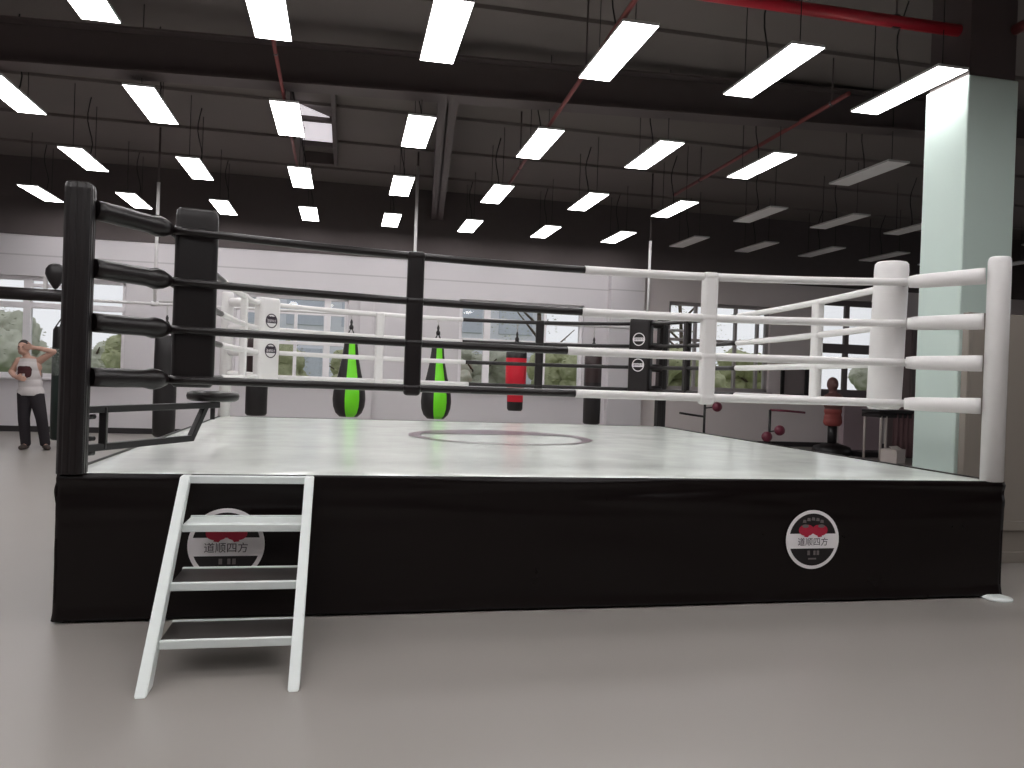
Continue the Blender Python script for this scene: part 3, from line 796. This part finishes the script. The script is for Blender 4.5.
# picture-left arm: elbow out, hand resting on the waist
limb(bm, W([(-.265, .0, 1.365), (-.37, .01, 1.19)]), Rr([.06, .045]))
limb(bm, W([(-.37, .01, 1.19), (-.30, -.09, 1.135), (-.255, -.125, 1.115)]), Rr([.045, .036, .027]))
fingers(bm, (-.255, -.125, 1.115), (.92, -.18, -.2), (.1, -.1, 1), (-.1, -1, 0), .3)
for x in (-.145, .13):
    dx = .0 if x < 0 else .07
    limb(bm, W([(x, .02, .07), (x+dx, -.1, .04)]), Rr([.04, .03]))
bm = fuse(bm, .0065, 4)
obj('body', bm, M['skin'], t)
bm = NB()
ball(bm, w(hc+Vector((0, .012, .018))), k, (.081, .098, .106), 24)
bm = fuse(bm, .008, 2)
bmesh.ops.bisect_plane(bm, geom=bm.verts[:]+bm.edges[:]+bm.faces[:], plane_co=w(hc+Vector((0, -.03, .045))), plane_no=(0, -.62, -.78), clear_outer=True)
obj('hair', bm, M['hair'], t)
for s in (-1, 1):
    bm = NB(); ball(bm, w(hc+Vector((s*.03-.006, -.09, .008))), k, (.014, .009, .008), 10); obj('eye', bm, M['eye'], t)
bm = NB(); torso(bm, .016); ball(bm, w((-.09, 0, .89)), k, (.192, .142, .14), 24); limb(bm, W([(-.24, .0, 1.35), (-.01, .0, 1.36)]), Rr([.055, .055])); bm = fuse(bm, .008, 3)
for co, no in ((w((0, 0, .835)), (0, 0, -1)), (w((-.125, 0, 1.405)), (0, 0, 1)), (w((-.27, 0, 1.25)), (-1, 0, .25)), (w((.03, 0, 1.25)), (1, 0, .25))):
    bmesh.ops.bisect_plane(bm, geom=bm.verts[:]+bm.edges[:]+bm.faces[:], plane_co=co, plane_no=no, clear_outer=True)
for f in bm.faces:
    c = f.calc_center_median(); lx, lz = (c.x-PX.x)/k, c.z/k
    if f.normal.y < -.3 and -.27 < lx < -.03 and 1.10 < lz < 1.29 and not (-.17 < lx < -.135 and lz < 1.17) and ((lx+.15)/.105)**4+((lz-1.20)/.09)**4 < 1.0: f.material_index = 1
obj('tank_top', bm, [M['tank'], M['print']], t)
bm = NB(); legs(bm, .017)
ball(bm, w((-.09, 0, .875)), k, (.172, .124, .10), 24)
bm = fuse(bm, .009, 3)
for co, no in ((w((0, 0, .885)), (0, 0, 1)), (w((0, 0, .055)), (0, 0, -1))):
    bmesh.ops.bisect_plane(bm, geom=bm.verts[:]+bm.edges[:]+bm.faces[:], plane_co=co, plane_no=no, clear_outer=True)
obj('trousers', bm, M['jeans'], t)
for x, dx in ((-.145, -.01), (.13, .10)):
    bm = NB(); limb(bm, W([(x-dx*.1, .05, .045), (x+dx*.5, -.06, .04), (x+dx, -.14, .036)]), Rr([.045, .046, .036])); limb(bm, W([(x, .03, .05), (x, .02, .09)]), Rr([.044, .046]))
    bm = fuse(bm, .008, 3)
    bmesh.ops.bisect_plane(bm, geom=bm.verts[:]+bm.edges[:]+bm.faces[:], plane_co=w((0, 0, .0005)), plane_no=(0, 0, -1), clear_outer=True)
    obj('shoe', bm, M['shoe'], t)

# ================================================================== RIGHT BACKGROUND
def spin_trainer(u, y, top, bar_pts, balls, label):
    t = thing('spinning_bar_trainer', (u, y, 0), label, 'boxing trainer', 'boxing trainers behind the ring')
    bm = NB(); lathe(bm, [(0, 0), (.24, 0), (.25, .02), (.24, .05), (.06, .08), (0, .08)], (u, y, 0), 32); obj('base', bm, M['black'], t)
    bm = NB(); tube(bm, [(u, y, .07), (u, y, top)], .022, 12); obj('pole', bm, M['black'], t)
    bm = NB(); tube(bm, bar_pts, .02, 10); obj('strike_bar', bm, M['black'] if u < 6.6 else M['maroon'], t)
    for p in balls:
        bm = NB(); ball(bm, p, .088, seg=24); q = obj('strike_ball', bm, M['maroon'], t)
        bm = NB(); tube(bm, [(u, y, p[2]-.03), (p[0], p[1], p[2])], .012, 8); obj('ball_arm', bm, M['black'], t)
spin_trainer(6.32, 13.2, .92, [(6.32, 13.2, .66), (6.05, 13.15, .69), (5.80, 13.1, .72)], [(6.52, 13.12, .845)], 'black spinning bar trainer with one raised maroon ball')
spin_trainer(7.03, 12.2, .85, [(7.03, 12.2, .845), (7.3, 12.15, .84), (7.62, 12.1, .82)], [(6.93, 12.1, .40), (7.16, 12.1, .51)], 'spinning bar trainer with two low maroon balls and a maroon bar')

DX, DY = 9.09, 13.5
t = thing('punching_dummy', (DX, DY, 0), 'red-brown torso punching dummy on a black base by the right windows', 'punching dummy')
bm = NB()
ball(bm, (DX-.03, DY, 1.33), 1, (.10, .12, .14), 20); limb(bm, [(DX-.02, DY, 1.24), (DX, DY, 1.12)], [.07, .08])
for z, rx, ry in ((1.06, .21, .12), (.95, .20, .13), (.82, .18, .12), (.70, .18, .12), (.62, .19, .13)): ball(bm, (DX, DY, z), 1, (rx, ry, .12), 20)
ball(bm, (DX-.03, DY-.115, 1.31), 1, (.02, .03, .035), 8)
bm = fuse(bm, .016, 3)
bmesh.ops.bisect_plane(bm, geom=bm.verts[:]+bm.edges[:]+bm.faces[:], plane_co=(0, 0, .54), plane_no=(0, 0, -1), clear_outer=True)
for f in bm.faces:
    if f.calc_center_median().z < .86: f.material_index = 1
obj('torso', bm, [M['dummyskin'], M['dummyred']], t)
bm = NB(); tube(bm, [(DX, DY, .12), (DX, DY, .6)], .085, 16); obj('pole', bm, M['black'], t)
bm = NB(); lathe(bm, [(0, 0), (.34, 0), (.37, .05), (.33, .15), (.14, .21), (0, .22)], (DX, DY, 0), 36); obj('base', bm, M['black'], t)

t = thing('notice_board', (9.3, Y1, 1.1), 'small black framed board on the back wall left of the dummy', 'board')
bm = NB()
for c, s in (((9.0, Y1-.03, 1.37), (.07, .05, .62)), ((9.58, Y1-.03, 1.37), (.12, .05, .62)), ((9.3, Y1-.03, 1.66), (.6, .05, .06)), ((9.3, Y1-.03, 1.08), (.6, .05, .06))): box(bm, c, s, .005)
obj('board_frame', bm, M['black'], t)
bm = NB(); box(bm, (9.3, Y1-.015, 1.37), (.56, .02, .56)); obj('board_face', bm, M['noticegrey'], t)

t = thing('exercise_mat', (10.05, 14, 0), 'mauve grey folded exercise mat standing behind the dummy', 'mat')
for i in range(3):
    bm = NB(); box(bm, (10.08+.04*i, 14.0+.11*i, .47), (.86, .10, .94), .02, Matrix.Rotation(math.radians(4*(i-1)), 3, 'Z')); obj('fold', bm, M['mauve'], t)
t = tag(obj('floor_mat', (lambda q: (box(q, (10.0, 13.2, .05), (1.3, .5, .10), .02), q)[1])(NB()), M['black']), 'low black pad on the floor beside the dummy base', 'pad')

t = thing('trestle_table', (9.75, 12.7, 0), 'dark topped table with pale legs and a brown drape behind the right corner pad', 'table')
bm = NB(); box(bm, (9.74, 12.62, .87), (.98, .5, .05), .008); box(bm, (9.78, 12.7, .80), (.94, .5, .08), .005); obj('tabletop', bm, M['bagblack'], t)
for ux, uy in ((9.36, 12.47), (9.46, 12.47), (10.22, 12.47), (9.36, 12.92), (10.22, 12.92)):
    bm = NB(); tube(bm, [(ux, uy, 0), (ux, uy, .79)], .022, 12); obj('leg', bm, M['carton'], t)
bm = NB(); nx = 40; rows = []
for i in range(nx+1):
    u = 9.6+.58*i/nx; rows.append([bm.verts.new((u, 12.46+.018*math.sin(i*.9), z)) for z in (.06, .45, .86)])
for i in range(nx):
    for j in range(2): bm.faces.new((rows[i][j], rows[i+1][j], rows[i+1][j+1], rows[i][j+1])).smooth = True
e = bmesh.ops.extrude_face_region(bm, geom=bm.faces[:]); bmesh.ops.translate(bm, verts=[v for v in e['geom'] if isinstance(v, bmesh.types.BMVert)], vec=(0, .012, 0))
obj('drape', bm, M['drape'], t)
t = thing('cardboard_box', (9.3, 12.05, 0), 'pale open carton on the floor in front of the dark table', 'box')
bm = NB(); rz_ = Matrix.Rotation(.5, 3, 'Z'); box(bm, (9.3, 12.05, .12), (.34, .28, .24), .006, rz_); obj('carton', bm, M['carton'], t)
bm = NB(); box(bm, (9.25, 11.90, .26), (.3, .14, .012), .002, Matrix.Rotation(.5, 3, 'Z') @ Matrix.Rotation(.5, 3, 'X')); obj('flap', bm, M['carton'], t)

t = thing('storage_cabinet', (10.55, 13.2, 0), 'tall dark cabinet between the white corner pad and the green column', 'cabinet')
bm = NB(); box(bm, (10.8, 13.25, 1.2), (1.0, .6, 2.4), .01); obj('cabinet_body', bm, M['cabinet'], t)
for s in (-1, 1):
    bm = NB(); box(bm, (10.8+s*.245, 12.94, 1.2), (.47, .025, 2.28), .006); d = obj('cabinet_door', bm, M['cabinet'], t)
    bm = NB(); tube(bm, [(10.8+s*.05, 12.915, 1.1), (10.8+s*.05, 12.915, 1.3)], .01, 8); obj('handle', bm, M['steel'], d)

t = thing('partition_panel', (5.3, 4.9, 0), 'low grey partition panel standing in front of the green column at the right edge', 'partition')
bm = NB(); box(bm, (5.66, 4.91, .93), (2.58, .045, 1.74), .006); obj('panel', bm, M['panel'], t)
bm = NB(); box(bm, (4.36, 4.91, .90), (.035, .06, 1.80), .006); obj('end_post', bm, M['panel'], t)
bm = NB(); box(bm, (5.66, 4.875, .27), (2.56, .025, .07), .005); box(bm, (5.66, 4.885, .04), (2.56, .035, .08), .005); obj('kick_rail', bm, M['panel'], t)
for u in (5.0, 6.2):
    bm = NB(); box(bm, (u, 5.05, .03), (.06, .45, .06), .008); obj('foot', bm, M['black'], t)

# ================================================================== OUTSIDE
b = NB(); box(b, (3, Y1+18.4, -.26), (70, 36, .2)); o = obj('lawn', b, M['grass']); tag(o, 'pale green lawn beyond the windows', 'lawn', kind='stuff')
def tree(x, y, h, r, m, label, nl=1500, base=.3):
    sparse = base >= .3
    t = thing('tree', (x, y, -.15), label, 'tree', 'trees outside the windows')
    bm = NB(); tube(bm, [(x, y, -.15), (x+.1, y, h*.4), (x, y+.1, h*.8)], [.14, .1, .04], 8)
    for q in range(6):
        a = q*1.05; z0 = h*(.3+.07*q); tube(bm, [(x+.05, y, z0), (x+r*.6*math.cos(a), y+r*.6*math.sin(a), z0+h*.2)], [.05, .015], 6)
    obj('trunk', bm, M['bark'], t)
    bm = NB()
    cl = []
    for q in range(14):
        f = (q+.5)/14; cl.append((Vector((x+random.uniform(-r, r)*.62, y+random.uniform(-r, r)*.5, max(h*(base+(.9-base)*f), .42*r*.75))), random.uniform(.32, .48)*r*(1.05-.35*f)))
    for c, cr_ in (cl if not sparse else []):
        tt = bmesh.new(); bmesh.ops.create_icosphere(tt, subdivisions=4, radius=cr_)
        for v in tt.verts:
            n_ = v.co.normalized(); v.co = v.co+n_*cr_*(.30*noise.noise((v.co+c)*2.6)+.22*noise.noise((v.co+c)*7))
            if v.co.z+c.z < -.1: v.co.z = -.1-c.z
        for f in tt.faces: f.smooth = True
        merge(bm, tt, c)
    for _ in range(nl if not sparse else 500):
        c, cr_ = random.choice(cl); v = Vector((random.gauss(0, 1), random.gauss(0, 1), abs(random.gauss(0, 1))*.9-.2)).normalized()*cr_*random.uniform(.95, 1.2)
        p = c+v; s = random.uniform(.03, .07); R_ = Matrix.Rotation(random.uniform(0, 6.3), 3, 'Z') @ Matrix.Rotation(random.uniform(-1, 1), 3, 'X')
        if p.z < .05: continue
        vs = [bm.verts.new(p+R_ @ Vector(q)*s) for q in ((-1, 0, 0), (0, -.5, .1), (1, 0, 0), (0, .5, .1))]; bm.faces.new(vs)
    o = obj('foliage', bm, m, t); o['kind'] = 'stuff'
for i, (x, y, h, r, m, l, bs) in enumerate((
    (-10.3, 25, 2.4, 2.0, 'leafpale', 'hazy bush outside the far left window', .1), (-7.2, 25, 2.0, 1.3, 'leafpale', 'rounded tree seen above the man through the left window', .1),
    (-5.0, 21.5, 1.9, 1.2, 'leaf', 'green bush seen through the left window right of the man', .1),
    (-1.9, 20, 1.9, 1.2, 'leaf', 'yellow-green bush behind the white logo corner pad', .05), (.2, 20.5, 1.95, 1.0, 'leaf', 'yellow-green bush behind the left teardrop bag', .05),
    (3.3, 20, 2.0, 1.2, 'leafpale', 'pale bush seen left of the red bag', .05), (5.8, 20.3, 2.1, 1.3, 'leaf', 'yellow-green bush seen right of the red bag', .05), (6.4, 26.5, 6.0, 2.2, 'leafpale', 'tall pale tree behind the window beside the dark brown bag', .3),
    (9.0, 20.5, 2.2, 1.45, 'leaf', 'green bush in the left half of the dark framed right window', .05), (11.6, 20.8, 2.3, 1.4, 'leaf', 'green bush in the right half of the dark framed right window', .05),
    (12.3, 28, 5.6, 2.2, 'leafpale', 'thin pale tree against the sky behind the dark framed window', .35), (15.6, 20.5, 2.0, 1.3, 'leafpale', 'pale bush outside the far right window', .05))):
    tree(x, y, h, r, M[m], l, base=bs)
t = thing('office_building', (1.5, 33, -.15), 'lavender grey building seen through the middle windows', 'building')
bm = NB(); box(bm, (1.5, 34, 3.4), (13, 4, 7.1), .02); wl = obj('facade', bm, M['render'], t)
for r_ in range(3):
    for c_ in range(6):
        bm = NB(); box(bm, (-3.7+2.1*c_, 31.98, 1.6+2.0*r_), (1.4, .06, 1.1), .01); obj('facade_window', bm, M['facadeglass'], t)

# ================================================================== LIGHT, CAMERA
wd = bpy.data.worlds.new('World'); sc.world = wd; wd.use_nodes = True
nt = wd.node_tree; bg = nt.nodes['Background']
tc = nt.nodes.new('ShaderNodeTexCoord'); nz = nt.nodes.new('ShaderNodeTexNoise'); nz.inputs['Scale'].default_value = 2.5
rp = nt.nodes.new('ShaderNodeValToRGB'); rp.color_ramp.elements[0].color = (.78, .76, .78, 1); rp.color_ramp.elements[1].color = (.88, .86, .87, 1)
nt.links.new(tc.outputs['Generated'], nz.inputs['Vector']); nt.links.new(nz.outputs['Fac'], rp.inputs[0]); nt.links.new(rp.outputs[0], bg.inputs[0])
bg.inputs[1].default_value = 1.3

cam = bpy.data.cameras.new('Camera'); co = bpy.data.objects.new('Camera', cam); COL.objects.link(co); sc.camera = co
cam.sensor_width = 36; cam.lens = 794/1024*36; cam.clip_end = 200
co.location = (0, 0, 1.2)
co.rotation_mode = 'QUATERNION'
co.rotation_quaternion = (Matrix.Rotation(-.2075, 3, 'Z') @ Matrix.Rotation(PI/2-.0054, 3, 'X') @ Matrix.Rotation(.0357, 3, 'Z')).to_quaternion()

# bake measured units into metres
for o in list(bpy.data.objects):
    o.location = o.location*S
    if '_w' in o: del o['_w']
for me in bpy.data.meshes: me.transform(Matrix.Scale(S, 4))

vs = sc.view_settings
vs.view_transform = 'Standard'; vs.look = 'None'; vs.exposure = -0.12; vs.gamma = 1.0; vs.use_curve_mapping = False
sc.cycles.max_bounces = 8; sc.cycles.transparent_max_bounces = 12
sc.cycles.use_denoising = True
sc.cycles.sample_clamp_indirect = 6
